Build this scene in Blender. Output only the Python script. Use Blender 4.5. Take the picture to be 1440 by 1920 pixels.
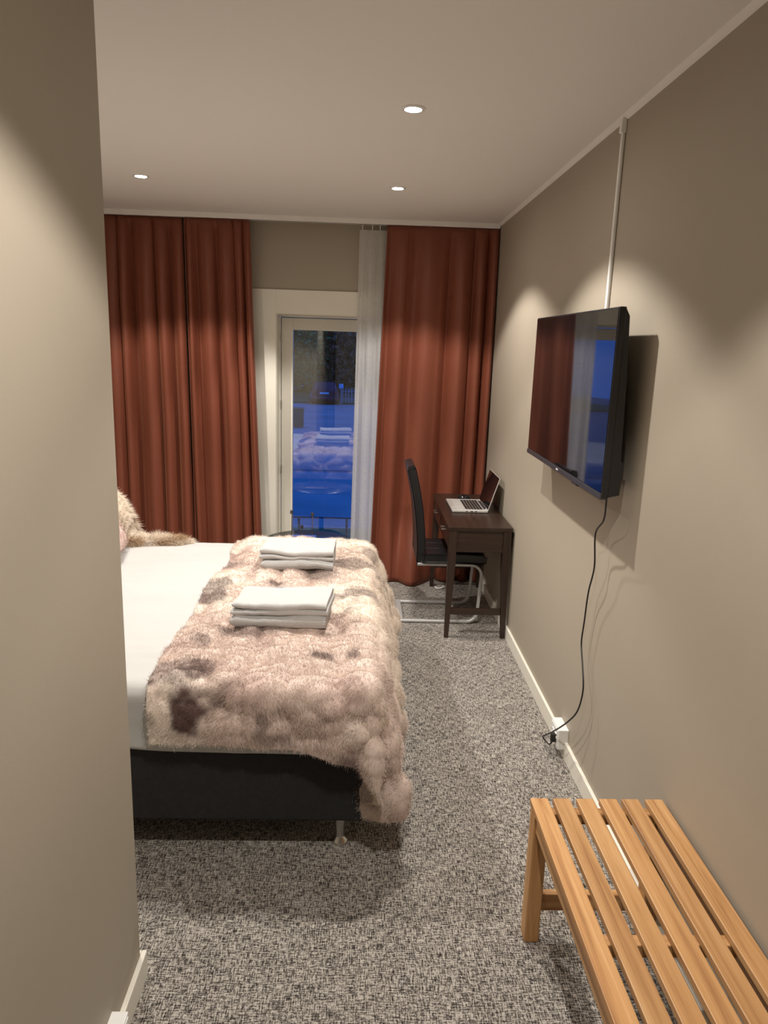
import bpy, bmesh, math, random
import numpy as np
from mathutils import Vector, Matrix

for o in list(bpy.data.objects):
    bpy.data.objects.remove(o)
SC = bpy.context.scene
COL = SC.collection
PI = math.pi
rnd = random.Random(7)

# ------------------------------------------------------------------ camera
F_PX, PITCH, YAW, ROLL, CAM_H = 1384.81, 0.222814, 0.0364384, 0.0327948, 1.7882
cyw, syw = math.cos(YAW), math.sin(YAW)
fwd = Vector((syw, cyw, 0)); rgt = Vector((cyw, -syw, 0)); upv = Vector((0, 0, 1))
f2 = fwd * math.cos(PITCH) - upv * math.sin(PITCH)
u2 = upv * math.cos(PITCH) + fwd * math.sin(PITCH)
r3 = rgt * math.cos(ROLL) + u2 * math.sin(ROLL)
u3 = -rgt * math.sin(ROLL) + u2 * math.cos(ROLL)
cd = bpy.data.cameras.new('camera'); cam = bpy.data.objects.new('camera', cd); COL.objects.link(cam)
cam.matrix_world = Matrix(((r3.x, u3.x, -f2.x, 0), (r3.y, u3.y, -f2.y, 0), (r3.z, u3.z, -f2.z, CAM_H), (0, 0, 0, 1)))
cd.sensor_fit = 'HORIZONTAL'; cd.sensor_width = 36.0; cd.lens = 36.0 * F_PX / 1440.0
cd.clip_start = 0.02; cd.clip_end = 300
SC.camera = cam

# ------------------------------------------------------------------ world: blue dusk sky
w = bpy.data.worlds.new('dusk'); SC.world = w; w.use_nodes = True
bg = w.node_tree.nodes['Background']
bg.inputs[0].default_value = (0.030, 0.165, 0.80, 1); bg.inputs[1].default_value = 1.25

SC.view_settings.view_transform = 'Standard'
SC.view_settings.look = 'None'
SC.view_settings.exposure = 0.22
SC.view_settings.gamma = 1.0
SC.view_settings.use_curve_mapping = False

LAMP_W = 84.0
LAMP_COL = (1.0, 0.935, 0.855)

# room dimensions (metres)
XR, XL, YB, YF, HC = 0.964, -2.08, 5.66, -1.6, 2.65
PX, PY = -0.585, 1.784            # corner of the wall block beside the corridor
DX0, DX1, DZ = -0.637, 0.28, 1.986  # door opening

# ------------------------------------------------------------------ materials
def s2l(c):
    return tuple(((v / 255.0) / 12.92 if v / 255.0 <= 0.04045 else ((v / 255.0 + 0.055) / 1.055) ** 2.4) for v in c)

class NT:
    def __init__(self, name):
        self.m = bpy.data.materials.new(name); self.m.use_nodes = True
        self.t = self.m.node_tree; self.n = self.t.nodes
        self.p = self.n['Principled BSDF']; self.out = self.n['Material Output']
    def add(self, typ, **kw):
        nd = self.n.new(typ)
        for k, v in kw.items(): setattr(nd, k, v)
        return nd
    def link(self, a, b): self.t.links.new(a, b)
    def coord(self, scale=(1, 1, 1), kind='Object', vec=None):
        mp = self.add('ShaderNodeMapping'); mp.inputs['Scale'].default_value = scale
        if vec is None:
            tc = self.add('ShaderNodeTexCoord'); vec = tc.outputs[kind]
        self.link(vec, mp.inputs['Vector']); return mp.outputs['Vector']
    def noise(self, vec, scale, detail=3, rough=0.5, dist=0):
        nz = self.add('ShaderNodeTexNoise'); nz.inputs['Scale'].default_value = scale
        nz.inputs['Detail'].default_value = detail; nz.inputs['Roughness'].default_value = rough
        nz.inputs['Distortion'].default_value = dist
        self.link(vec, nz.inputs['Vector']); return nz.outputs['Fac']
    def ramp(self, fac, stops):
        r = self.add('ShaderNodeValToRGB'); e = r.color_ramp.elements
        while len(e) < len(stops): e.new(0.5)
        for i, (p, c) in enumerate(stops):
            e[i].position = p; e[i].color = (*c, 1)
        self.link(fac, r.inputs['Fac']); return r.outputs['Color']
    def math(self, op, a, b=None):
        nd = self.add('ShaderNodeMath', operation=op)
        for i, v in enumerate((a, b)):
            if v is None: continue
            if isinstance(v, (int, float)): nd.inputs[i].default_value = v
            else: self.link(v, nd.inputs[i])
        return nd.outputs[0]
    def mix(self, fac, a, b, mode='MIX'):
        nd = self.add('ShaderNodeMix', data_type='RGBA', blend_type=mode)
        for sock, v in ((nd.inputs['Factor'], fac), (nd.inputs['A'], a), (nd.inputs['B'], b)):
            if isinstance(v, (int, float)): sock.default_value = v
            elif isinstance(v, tuple): sock.default_value = (*v, 1)
            else: self.link(v, sock)
        return nd.outputs['Result']
    def bump(self, h, strength, dist=0.01):
        b = self.add('ShaderNodeBump'); b.inputs['Strength'].default_value = strength
        b.inputs['Distance'].default_value = dist
        self.link(h, b.inputs['Height']); self.link(b.outputs['Normal'], self.p.inputs['Normal'])

def simple(name, col, rough=0.5, metal=0.0, bump=0.0, bscale=200, spec=0.5, var=0.0, vscale=6, coat=0):
    N = NT(name); p = N.p
    p.inputs['Roughness'].default_value = rough; p.inputs['Metallic'].default_value = metal
    p.inputs['Specular IOR Level'].default_value = spec; p.inputs['Coat Weight'].default_value = coat
    v = N.coord()
    if var > 0:
        f = N.noise(v, vscale, 4)
        N.link(N.ramp(f, [(0.3, tuple(c * (1 - var) for c in col)), (0.7, tuple(min(1, c * (1 + var)) for c in col))]), p.inputs['Base Color'])
    else:
        p.inputs['Base Color'].default_value = (*col, 1)
    if bump > 0: N.bump(N.noise(v, bscale, 2), bump, 0.002)
    return N.m

M = {}
M['wall'] = simple('taupe_wall_paint', (0.40, 0.35, 0.282), 0.62, bump=0.06, bscale=260, spec=0.35, var=0.02, vscale=2)
M['ceiling'] = simple('white_ceiling_paint', (0.87, 0.845, 0.815), 0.8, bump=0.04, bscale=160)
M['trim'] = simple('white_gloss_trim', (0.82, 0.79, 0.70), 0.35)
M['white_plastic'] = simple('white_plastic', (0.85, 0.85, 0.84), 0.35)
M['black_plastic'] = simple('black_plastic', (0.012, 0.012, 0.013), 0.4)
M['bar_plastic'] = simple('dark_grey_brushed_plastic', (0.055, 0.055, 0.06), 0.32, metal=0.3)
M['screen'] = simple('dark_glossy_screen', (0.006, 0.006, 0.007), 0.03, spec=0.5, coat=0.25)
M['steel'] = simple('brushed_steel', (0.62, 0.61, 0.58), 0.22, metal=1.0)
M['grey_metal'] = simple('satin_grey_metal', (0.56, 0.56, 0.56), 0.45, metal=0.45)
M['silver'] = simple('silver_laptop_shell', (0.66, 0.65, 0.62), 0.38, metal=0.35)
M['key'] = simple('dark_keys', (0.03, 0.022, 0.02), 0.5)
M['leather'] = simple('black_faux_leather', (0.012, 0.012, 0.014), 0.36, bump=0.15, bscale=420)
M['lens'] = NT('lit_lamp_lens').m
nt = M['lens'].node_tree; nt.nodes['Principled BSDF'].inputs['Emission Color'].default_value = (1, 0.93, 0.80, 1)
nt.nodes['Principled BSDF'].inputs['Emission Strength'].default_value = 210.0
M['bedbase'] = simple('charcoal_bed_fabric', (0.017, 0.017, 0.019), 0.9, bump=0.25, bscale=700, var=0.15, vscale=60)
M['mattress'] = simple('white_ticking', (0.8, 0.8, 0.78), 0.9)
M['linen'] = simple('white_cotton', (0.475, 0.475, 0.465), 0.9, bump=0.12, bscale=30)
M['towel'] = simple('white_terry', (0.49, 0.49, 0.487), 0.95, bump=1.0, bscale=300)
M['table_black'] = simple('gloss_black_table', (0.014, 0.014, 0.015), 0.2, spec=0.35)
M['lining'] = simple('cream_lining', (0.72, 0.62, 0.50), 0.9)

def carpet():
    N = NT('melange_loop_carpet'); p = N.p
    v = N.coord((1, 1, 1))
    s = 1 / 0.0036
    q = N.coord((s, s * 1.15, 1), vec=v)
    fl = N.add('ShaderNodeVectorMath', operation='FLOOR'); N.link(q, fl.inputs[0])
    wn = N.add('ShaderNodeTexWhiteNoise', noise_dimensions='2D'); N.link(fl.outputs[0], wn.inputs['Vector'])
    fr = N.add('ShaderNodeVectorMath', operation='FRACTION'); N.link(q, fr.inputs[0])
    sx = N.add('ShaderNodeSeparateXYZ'); N.link(fr.outputs[0], sx.inputs[0])
    def dome(c):
        a = N.math('SUBTRACT', c, 0.5); a = N.math('MULTIPLY', a, a); a = N.math('MULTIPLY', a, 4.0)
        return N.math('SUBTRACT', 1.0, a)
    dm = N.math('MULTIPLY', dome(sx.outputs['X']), dome(sx.outputs['Y']))
    n1 = N.noise(N.coord((34, 300, 1), vec=v), 1.0, 2)
    n2 = N.noise(N.coord((300, 34, 1), vec=v), 1.0, 2)
    n3 = N.noise(v, 9, 3)
    a = N.math('MULTIPLY', wn.outputs['Value'], 0.26)
    a = N.math('ADD', a, N.math('MULTIPLY', n1, 1.0))
    a = N.math('ADD', a, N.math('MULTIPLY', n2, 1.0))
    a = N.math('ADD', a, N.math('MULTIPLY', n3, 0.16))
    a = N.math('SUBTRACT', a, 0.80)
    a = N.math('ADD', N.math('MULTIPLY', a, 1.12), N.math('MULTIPLY', dm, 0.10))
    c = N.ramp(a, [(0.18, (0.030, 0.026, 0.023)), (0.36, (0.125, 0.110, 0.100)), (0.50, (0.30, 0.272, 0.245)), (0.70, (0.68, 0.635, 0.575))])
    N.link(c, p.inputs['Base Color'])
    p.inputs['Roughness'].default_value = 0.95; p.inputs['Specular IOR Level'].default_value = 0.15
    N.bump(dm, 0.7, 0.003)
    return N.m
M['carpet'] = carpet()

def wood(name, dark, mid, light, axis='Y', rough=0.4, scale=1.0):
    N = NT(name); p = N.p
    oi = N.add('ShaderNodeObjectInfo')
    tc = N.add('ShaderNodeTexCoord')
    off = N.add('ShaderNodeVectorMath', operation='ADD')
    cmb = N.add('ShaderNodeCombineXYZ')
    r7 = N.math('MULTIPLY', oi.outputs['Random'], 37.0)
    N.link(r7, cmb.inputs[0]); N.link(N.math('MULTIPLY', oi.outputs['Random'], 13.0), cmb.inputs[1]); N.link(r7, cmb.inputs[2])
    N.link(tc.outputs['Object'], off.inputs[0]); N.link(cmb.outputs[0], off.inputs[1])
    lo, hi = 1.3 * scale, 42 * scale
    sc = {'X': (lo, hi, hi), 'Y': (hi, lo, hi), 'Z': (hi, hi, lo)}[axis]
    v = N.coord(sc, vec=off.outputs[0])
    g = N.noise(v, 1.0, 5, 0.62, 0.6)
    fine = N.noise(N.coord(tuple(k * 9 for k in sc), vec=off.outputs[0]), 1.0, 2)
    c = N.ramp(g, [(0.28, dark), (0.46, mid), (0.66, light)])
    c2 = N.mix(N.math('MULTIPLY', fine, 0.40), c, dark)
    var = N.math('ADD', N.math('MULTIPLY', oi.outputs['Random'], 0.28), 0.84)
    cc = N.mix(1.0, c2, var, 'MULTIPLY')
    N.link(cc, p.inputs['Base Color'])
    p.inputs['Roughness'].default_value = rough
    N.bump(g, 0.12, 0.003)
    return N.m
PD, PM, PL = (0.27, 0.118, 0.042), (0.53, 0.285, 0.112), (0.66, 0.395, 0.18)
for ax in 'XYZ':
    M['pine' + ax] = wood('honey_wood_' + ax, PD, PM, PL, ax, 0.42)
    M['dark' + ax] = wood('espresso_wood_' + ax, (0.020, 0.010, 0.007), (0.034, 0.018, 0.012), (0.047, 0.026, 0.017), ax, 0.36)

def curtain_mat():
    N = NT('rust_satin_curtain'); p = N.p
    v = N.coord((1, 1, 1))
    f = N.noise(N.coord((900, 900, 60), vec=v), 1.0, 2)
    N.link(N.ramp(f, [(0.3, (0.185, 0.052, 0.029)), (0.7, (0.225, 0.065, 0.036))]), p.inputs['Base Color'])
    p.inputs['Roughness'].default_value = 0.48; p.inputs['Specular IOR Level'].default_value = 0.35
    p.inputs['Sheen Weight'].default_value = 0.25; p.inputs['Sheen Roughness'].default_value = 0.4
    p.inputs['Sheen Tint'].default_value = (0.8, 0.35, 0.2, 1)
    return N.m
M['curtain'] = curtain_mat()

def sheer_mat():
    N = NT('white_sheer_linen')
    v = N.coord((1, 1, 1))
    a = N.noise(N.coord((1400, 1400, 30), vec=v), 1.0, 1)
    b = N.noise(N.coord((30, 30, 1400), vec=v), 1.0, 2)
    wv = N.math('ADD', a, b)
    op = N.add('ShaderNodeMapRange'); N.link(wv, op.inputs['Value'])
    op.inputs['From Min'].default_value = 0.75; op.inputs['From Max'].default_value = 1.2
    op.inputs['To Min'].default_value = 0.68; op.inputs['To Max'].default_value = 0.92
    d = N.add('ShaderNodeBsdfDiffuse'); d.inputs['Color'].default_value = (0.86, 0.85, 0.82, 1)
    t = N.add('ShaderNodeBsdfTranslucent'); t.inputs['Color'].default_value = (0.86, 0.86, 0.86, 1)
    mx = N.add('ShaderNodeMixShader'); mx.inputs['Fac'].default_value = 0.48
    N.link(d.outputs[0], mx.inputs[1]); N.link(t.outputs[0], mx.inputs[2])
    tr = N.add('ShaderNodeBsdfTransparent')
    m2 = N.add('ShaderNodeMixShader'); N.link(op.outputs[0], m2.inputs['Fac'])
    N.link(tr.outputs[0], m2.inputs[1]); N.link(mx.outputs[0], m2.inputs[2])
    N.link(m2.outputs[0], N.out.inputs['Surface'])
    return N.m
M['sheer'] = sheer_mat()

def glass_mat():
    N = NT('window_glass')
    fr = N.add('ShaderNodeFresnel'); fr.inputs['IOR'].default_value = 2.3
    tr = N.add('ShaderNodeBsdfTransparent'); tr.inputs['Color'].default_value = (0.93, 0.96, 0.96, 1)
    gl = N.add('ShaderNodeBsdfGlossy'); gl.inputs['Roughness'].default_value = 0.0
    mx = N.add('ShaderNodeMixShader'); N.link(fr.outputs[0], mx.inputs['Fac'])
    N.link(tr.outputs[0], mx.inputs[1]); N.link(gl.outputs[0], mx.inputs[2])
    N.link(mx.outputs[0], N.out.inputs['Surface'])
    return N.m
M['glass'] = glass_mat()

def fur_mat(name, rough=0.75):
    N = NT(name); p = N.p
    a = N.add('ShaderNodeAttribute'); a.attribute_name = 'furcol'
    N.link(a.outputs['Color'], p.inputs['Base Color'])
    p.inputs['Roughness'].default_value = rough; p.inputs['Specular IOR Level'].default_value = 0.25
    p.inputs['Sheen Weight'].default_value = 0.2
    return N.m
M['fur'] = fur_mat('faux_fur')

# ------------------------------------------------------------------ mesh helpers
def link(o, parent=None):
    COL.objects.link(o)
    if parent is not None: o.parent = parent
    return o
def smooth(me, angle=None):
    me.polygons.foreach_set('use_smooth', [True] * len(me.polygons))
    if angle is not None:
        me.set_sharp_from_angle(angle=angle)
def obj(name, me, mat, parent=None, loc=None):
    o = bpy.data.objects.new(name, me)
    if mat is not None and not me.materials: me.materials.append(mat)
    if loc is not None: o.location = loc
    return link(o, parent)
def thing(name, label, cat, loc=(0, 0, 0), group=None):
    o = bpy.data.objects.new(name, None); o.empty_display_size = 0.1; o.location = loc
    COL.objects.link(o); tag(o, label, cat, group); return o
def tag(o, label=None, cat=None, group=None, kind=None):
    if label: o['label'] = label
    if cat: o['category'] = cat
    if group: o['group'] = group
    if kind: o['kind'] = kind
    return o
def finish(bm, name, sm=True):
    me = bpy.data.meshes.new(name)
    bmesh.ops.recalc_face_normals(bm, faces=bm.faces)
    bm.to_mesh(me); bm.free()
    if sm: smooth(me, math.radians(35))
    return me
def bx(bm, x0, x1, y0, y1, z0, z1, bev=0.0, seg=2):
    r = bmesh.ops.create_cube(bm, size=1.0)
    vs = r['verts']
    for v in vs:
        v.co = Vector((x0 + (v.co.x + .5) * (x1 - x0), y0 + (v.co.y + .5) * (y1 - y0), z0 + (v.co.z + .5) * (z1 - z0)))
    if bev > 0:
        ed = list({e for v in vs for e in v.link_edges})
        bmesh.ops.bevel(bm, geom=ed, offset=bev, segments=seg, profile=0.5, affect='EDGES')
    return bm
def boxmesh(name, *a, bev=0.0, seg=2):
    bm = bmesh.new(); bx(bm, *a, bev=bev, seg=seg); return finish(bm, name, bev > .02)
def box(name, a, mat, parent=None, bev=0.0, seg=2):
    """a box object whose origin sits at its own centre (bottom)"""
    x0, x1, y0, y1, z0, z1 = a
    cx, cy = (x0 + x1) / 2, (y0 + y1) / 2
    me = boxmesh(name, x0 - cx, x1 - cx, y0 - cy, y1 - cy, 0, z1 - z0, bev=bev, seg=seg)
    return obj(name, me, mat, parent, (cx, cy, z0))
def lathe(name, prof, n=32, center=(0, 0, 0)):
    bm = bmesh.new(); rings = []
    for r, z in prof:
        if r < 1e-6: rings.append([bm.verts.new((center[0], center[1], center[2] + z))])
        else: rings.append([bm.verts.new((center[0] + r * math.cos(2 * PI * i / n), center[1] + r * math.sin(2 * PI * i / n), center[2] + z)) for i in range(n)])
    for A, B in zip(rings, rings[1:]):
        if len(A) == 1 and len(B) == 1: continue
        for i in range(n):
            j = (i + 1) % n
            if len(A) == 1: bm.faces.new((A[0], B[i], B[j]))
            elif len(B) == 1: bm.faces.new((A[i], A[j], B[0]))
            else: bm.faces.new((A[i], A[j], B[j], B[i]))
    return finish(bm, name)
def catmull(pts, k=8):
    P = [Vector(p) for p in pts]; P = [2 * P[0] - P[1]] + P + [2 * P[-1] - P[-2]]
    out = []
    for i in range(1, len(P) - 2):
        for s in range(k):
            t = s / k; a, b, c, d = P[i - 1], P[i], P[i + 1], P[i + 2]
            out.append(0.5 * ((2 * b) + (c - a) * t + (2 * a - 5 * b + 4 * c - d) * t * t + (3 * b - a - 3 * c + d) * t ** 3))
    out.append(P[-2]); return out
def tube(name, pts, r, n=8, rect=None):
    """sweep a circle (or a rect (w along side, h)) along a polyline"""
    bm = bmesh.new(); P = [Vector(p) for p in pts]; rings = []
    prev = None
    for i, p in enumerate(P):
        t = (P[min(i + 1, len(P) - 1)] - P[max(i - 1, 0)]).normalized()
        if prev is None:
            a = Vector((0, 1, 0)) if abs(t.y) < 0.9 else Vector((1, 0, 0))
            prev = (a - t * a.dot(t)).normalized()
        else: prev = (prev - t * prev.dot(t)).normalized()
        b = t.cross(prev)
        if rect:
            hw, hh = rect[0] / 2, rect[1] / 2; bv = min(hw, hh) * .35
            sh = [(hw - bv, hh), (hw, hh - bv), (hw, -hh + bv), (hw - bv, -hh), (-hw + bv, -hh), (-hw, -hh + bv), (-hw, hh - bv), (-hw + bv, hh)]
            rings.append([bm.verts.new(p + prev * u + b * v) for u, v in sh])
        else:
            rings.append([bm.verts.new(p + (prev * math.cos(2 * PI * k / n) + b * math.sin(2 * PI * k / n)) * r) for k in range(n)])
    m = len(rings[0])
    for A, B in zip(rings, rings[1:]):
        for k in range(m): bm.faces.new((A[k], A[(k + 1) % m], B[(k + 1) % m], B[k]))
    bm.faces.new(rings[0]); bm.faces.new(rings[-1])
    return finish(bm, name)
def grid_mesh(name, P, wrapu=False):
    """P: array (nu, nv, 3)"""
    nu, nv = P.shape[:2]
    idx = np.arange(nu * nv).reshape(nu, nv)
    if wrapu: idx = np.vstack([idx, idx[:1]])
    q = np.stack([idx[:-1, :-1], idx[1:, :-1], idx[1:, 1:], idx[:-1, 1:]], -1).reshape(-1, 4)
    me = bpy.data.meshes.new(name)
    me.from_pydata(P.reshape(-1, 3).tolist(), [], q.tolist()); me.update()
    smooth(me); return me

# value noise in numpy
_rs = np.random.RandomState(11); _LAT = _rs.rand(256, 256)
def vn(x, y):
    x = np.asarray(x, float); y = np.asarray(y, float)
    xi = np.floor(x).astype(int); yi = np.floor(y).astype(int)
    fx = x - xi; fy = y - yi; fx = fx * fx * (3 - 2 * fx); fy = fy * fy * (3 - 2 * fy)
    L = lambda a, b: _LAT[a % 256, b % 256]
    return (L(xi, yi) * (1 - fx) + L(xi + 1, yi) * fx) * (1 - fy) + (L(xi, yi + 1) * (1 - fx) + L(xi + 1, yi + 1) * fx) * fy
def fbm(x, y, o=4):
    s = 0; a = 0.5
    for i in range(o):
        s = s + a * vn(x * 2 ** i + 17 * i, y * 2 ** i + 31 * i); a *= 0.5
    return s / (1 - 0.5 ** o)
def smoothstep(a, b, x):
    t = np.clip((x - a) / (b - a), 0, 1); return t * t * (3 - 2 * t)
def normals(P):
    du = np.gradient(P, axis=0); dv = np.gradient(P, axis=1)
    n = np.cross(du, dv); return n / (np.linalg.norm(n, axis=-1, keepdims=True) + 1e-9)

def hair(name, roots, nrm, cols, length, rad, mat, parent, seed=3, lean=0.6, comb=None, droop=0.0):
    n = len(roots); rs = np.random.RandomState(seed)
    d = nrm + rs.normal(0, lean * 0.55, (n, 3))
    if comb is not None: d = d + comb
    d /= np.linalg.norm(d, axis=1, keepdims=True)
    L = (length * (0.6 + 0.7 * rs.rand(n)))[:, None]
    k = 4; pts = np.zeros((n, k, 3))
    bend = rs.normal(0, 0.35, (n, 3)); bend[:, 2] -= droop
    for i in range(k):
        t = i / (k - 1)
        pts[:, i] = roots - nrm * 0.001 + d * L * t + bend * L * 0.5 * t * t
    hc = bpy.data.hair_curves.new(name); hc.add_curves([k] * n)
    hc.attributes['position'].data.foreach_set('vector', pts.reshape(-1).astype(np.float32))
    ra = hc.attributes.get('radius') or hc.attributes.new('radius', 'FLOAT', 'POINT')
    rr = np.tile(np.array([1.0, 0.85, 0.6, 0.15]) * rad, n)
    ra.data.foreach_set('value', rr.astype(np.float32))
    ca = hc.attributes.new('furcol', 'FLOAT_COLOR', 'POINT')
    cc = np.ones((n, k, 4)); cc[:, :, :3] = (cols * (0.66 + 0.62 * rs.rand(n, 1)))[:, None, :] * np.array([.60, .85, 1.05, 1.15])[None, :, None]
    ca.data.foreach_set('color', cc.reshape(-1).astype(np.float32))
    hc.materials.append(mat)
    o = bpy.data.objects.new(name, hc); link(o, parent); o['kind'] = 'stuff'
    return o
def setcol(me, cols):
    a = me.attributes.new('furcol', 'FLOAT_COLOR', 'POINT')
    c = np.ones((len(me.vertices), 4)); c[:, :3] = cols.reshape(-1, 3)
    a.data.foreach_set('color', c.reshape(-1).astype(np.float32))

# ================================================================== SETTING
def struct(name, me, mat, parent=None, label=None):
    o = obj(name, me, mat, parent)
    if parent is None: o['kind'] = 'structure'
    if label: o['label'] = label
    return o
struct('floor', boxmesh('floor', XL - .2, XR + .2, YF - .2, YB + .25, -.1, 0), M['carpet'], label='grey brown melange loop carpet across the whole room')
struct('ceiling', boxmesh('ceiling', XL - .2, XR + .2, YF - .2, YB + .25, HC, HC + .12), M['ceiling'], label='smooth white painted ceiling with round downlights')
struct('wall_right', boxmesh('wall_right', XR, XR + .2, YF - .2, YB + .25, 0, HC), M['wall'], label='taupe painted wall that carries the television')
struct('wall_left', boxmesh('wall_left', XL - .2, XL, PY, YB + .25, 0, HC), M['wall'], label='taupe wall at the head of the bed')
struct('wall_corridor', boxmesh('wall_corridor', XL - .2, PX, YF, PY, 0, HC, bev=.004), M['wall'], label='taupe wall block filling the left edge of the photo')
struct('wall_front', boxmesh('wall_front', XL - .2, XR, YF - .2, YF, 0, HC), M['wall'], label='taupe wall at the corridor end')
bm = bmesh.new()
bx(bm, XL, DX0, YB, YB + .25, 0, HC); bx(bm, DX1, XR, YB, YB + .25, 0, HC); bx(bm, DX0, DX1, YB, YB + .25, DZ, HC)
struct('wall_back', finish(bm, 'wall_back'), M['wall'], label='taupe window wall behind the curtains')
# baseboards
BH, BT = 0.082, 0.015
struct('baseboard_right', boxmesh('bb', XR - BT, XR, YF, YB, 0, BH, bev=.003), M['trim'], label='white baseboard under the television wall')
struct('baseboard_back', boxmesh('bb', DX1 + .17, XR - BT, YB - BT, YB, 0, BH, bev=.003), M['trim'], label='white baseboard behind the right curtain')
struct('baseboard_corridor', boxmesh('bb', PX, PX + BT, YF, PY + BT, 0, BH, bev=.003), M['trim'], label='white baseboard at the foot of the left wall block')
struct('baseboard_return', boxmesh('bb', XL, PX, PY, PY + BT, 0, BH, bev=.003), M['trim'], label='white baseboard around the corner of the wall block')
# ceiling trim along the right wall
bm = bmesh.new()
v = [(XR, HC), (XR - .016, HC), (XR - .013, HC - .008), (XR - .006, HC - .016), (XR, HC - .019)]
A = [bm.verts.new((x, YF, z)) for x, z in v]; B = [bm.verts.new((x, YB, z)) for x, z in v]
for i in range(5): bm.faces.new((A[i], A[(i + 1) % 5], B[(i + 1) % 5], B[i]))
bm.faces.new(A); bm.faces.new(B)
struct('trim_1', finish(bm, 'trim_1'), M['ceiling'], label='slim white cornice between ceiling and right wall')
# door casing
bm = bmesh.new(); CW = .171
bx(bm, DX0 - CW, DX0, YB - .018, YB, 0, DZ + CW, bev=.002)
bx(bm, DX1, DX1 + CW, YB - .018, YB, 0, DZ + CW, bev=.002)
bx(bm, DX0, DX1, YB - .018, YB, DZ, DZ + CW, bev=.002)
struct('trim_2', finish(bm, 'trim_2'), M['trim'], label='wide cream casing around the glazed balcony door')
bm = bmesh.new()
bx(bm, DX0, DX0 + .006, YB - .005, YB + .17, 0, DZ - .006); bx(bm, DX1 - .006, DX1, YB - .005, YB + .17, 0, DZ - .006); bx(bm, DX0, DX1, YB - .005, YB + .17, DZ - .006, DZ)
struct('trim_3', finish(bm, 'trim_3'), M['trim'], label='cream lined reveal of the glazed door')

# glazed door
YD = YB + .20
door = bpy.data.objects.new('door_1', None); COL.objects.link(door); door.location = ((DX0 + DX1) / 2, YD, 0)
tag(door, 'cream framed glazed balcony door with dark blue dusk outside', kind='structure')
D0 = Vector(door.location)
def dpart(name, a, mat, bev=.003, parent=door, off=D0):
    me = boxmesh(name, a[0] - off.x, a[1] - off.x, a[2] - off.y, a[3] - off.y, a[4] - off.z, a[5] - off.z, bev=bev)
    return obj(name, me, mat, parent)
jb = .016
dpart('jamb', (DX0, DX0 + jb, YD - .03, YD + .05, 0, DZ), M['trim'])
dpart('jamb', (DX1 - jb, DX1, YD - .03, YD + .05, 0, DZ), M['trim'])
dpart('door_head', (DX0 + jb, DX1 - jb, YD - .03, YD + .05, DZ - jb, DZ), M['trim'])
SX0, SX1, SZ = DX0 + jb + .004, DX1 - jb - .004, DZ - jb - .005
GX0, GX1, GZ0, GZ1 = -.529, SX1 - .088, .12, 1.876
dpart('stile', (SX0, GX0, YD - .02, YD + .045, .01, SZ), M['trim'])
dpart('stile', (GX1, SX1, YD - .02, YD + .045, .01, SZ), M['trim'])
dpart('top_rail', (GX0, GX1, YD - .02, YD + .045, GZ1, SZ), M['trim'])
dpart('bottom_rail', (GX0, GX1, YD - .02, YD + .045, .01, GZ0), M['trim'])
dpart('glass_pane', (GX0, GX1, YD + .008, YD + .014, GZ0, GZ1), M['glass'], bev=0)
for zz in (1.82, 1.31, .80):
    o = obj('hinge', lathe('hinge', [(0, -.03), (.006, -.03), (.006, .03), (0, .03)], 12), M['steel'], door)
    o.location = (DX0 + jb - D0.x + .004, -.034, zz)
h = dpart('door_handle', (SX1 - .05, SX1 - .03, YD - .03, YD - .02, .95, 1.10), M['steel'])
obj('lever', tube('lever', [(SX1 - .04 - D0.x, -.03, 1.04), (SX1 - .04 - D0.x, -.06, 1.04), (SX1 - .15 - D0.x, -.06, 1.04)], .009), M['steel'], h)
# corridor door behind the camera (seen only mirrored in the glass)
d2 = bpy.data.objects.new('door_2', None); COL.objects.link(d2); d2.location = (.05, YF, 0)
tag(d2, 'white panelled entrance door at the corridor end', kind='structure')
off2 = Vector(d2.location)
dpart('door_leaf', (-.38, .48, YF, YF + .03, .01, 2.02), M['trim'], parent=d2, off=off2)
for a in ((-.46, -.38, 0, 2.1), (.48, .56, 0, 2.1), (-.38, .48, 2.02, 2.1)):
    dpart('door_frame', (a[0], a[1], YF, YF + .045, a[2], a[3]), M['trim'], parent=d2, off=off2)

# ================================================================== DOWNLIGHTS
def downlight(x, y, label):
    t = thing('downlight', label, 'light', (x, y, HC), 'recessed ceiling downlights')
    obj('trim_ring', lathe('trim_ring', [(.030, -.0015), (.032, -.006), (.040, -.007), (.0465, -.004), (.047, 0), (.030, 0), (.030, -.0015)], 40), M['white_plastic'], t)
    obj('lamp_lens', lathe('lamp_lens', [(0, -.0012), (.018, -.0012), (.0305, -.003), (.0305, 0), (0, 0)], 32), M['lens'], t)
    ld = bpy.data.lights.new('downlight_beam', 'SPOT'); ld.energy = LAMP_W; ld.color = LAMP_COL
    ld.spot_size = math.radians(118); ld.spot_blend = 0.24; ld.shadow_soft_size = .022
    lo = bpy.data.objects.new('downlight_beam', ld); COL.objects.link(lo); lo.parent = t; lo.location = (0, 0, -.012)
    return t
downlight(.17, 3.013, 'largest lit ceiling downlight, nearest the camera')
downlight(.18, 4.448, 'lit ceiling downlight in front of the right curtain')
downlight(-1.235, 4.40, 'lit ceiling downlight in front of the left curtain')
downlight(-1.235, 3.0, 'ceiling downlight over the bed, hidden by the left wall')
downlight(.17, 1.0, 'ceiling downlight above the bench, out of frame')

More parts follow.
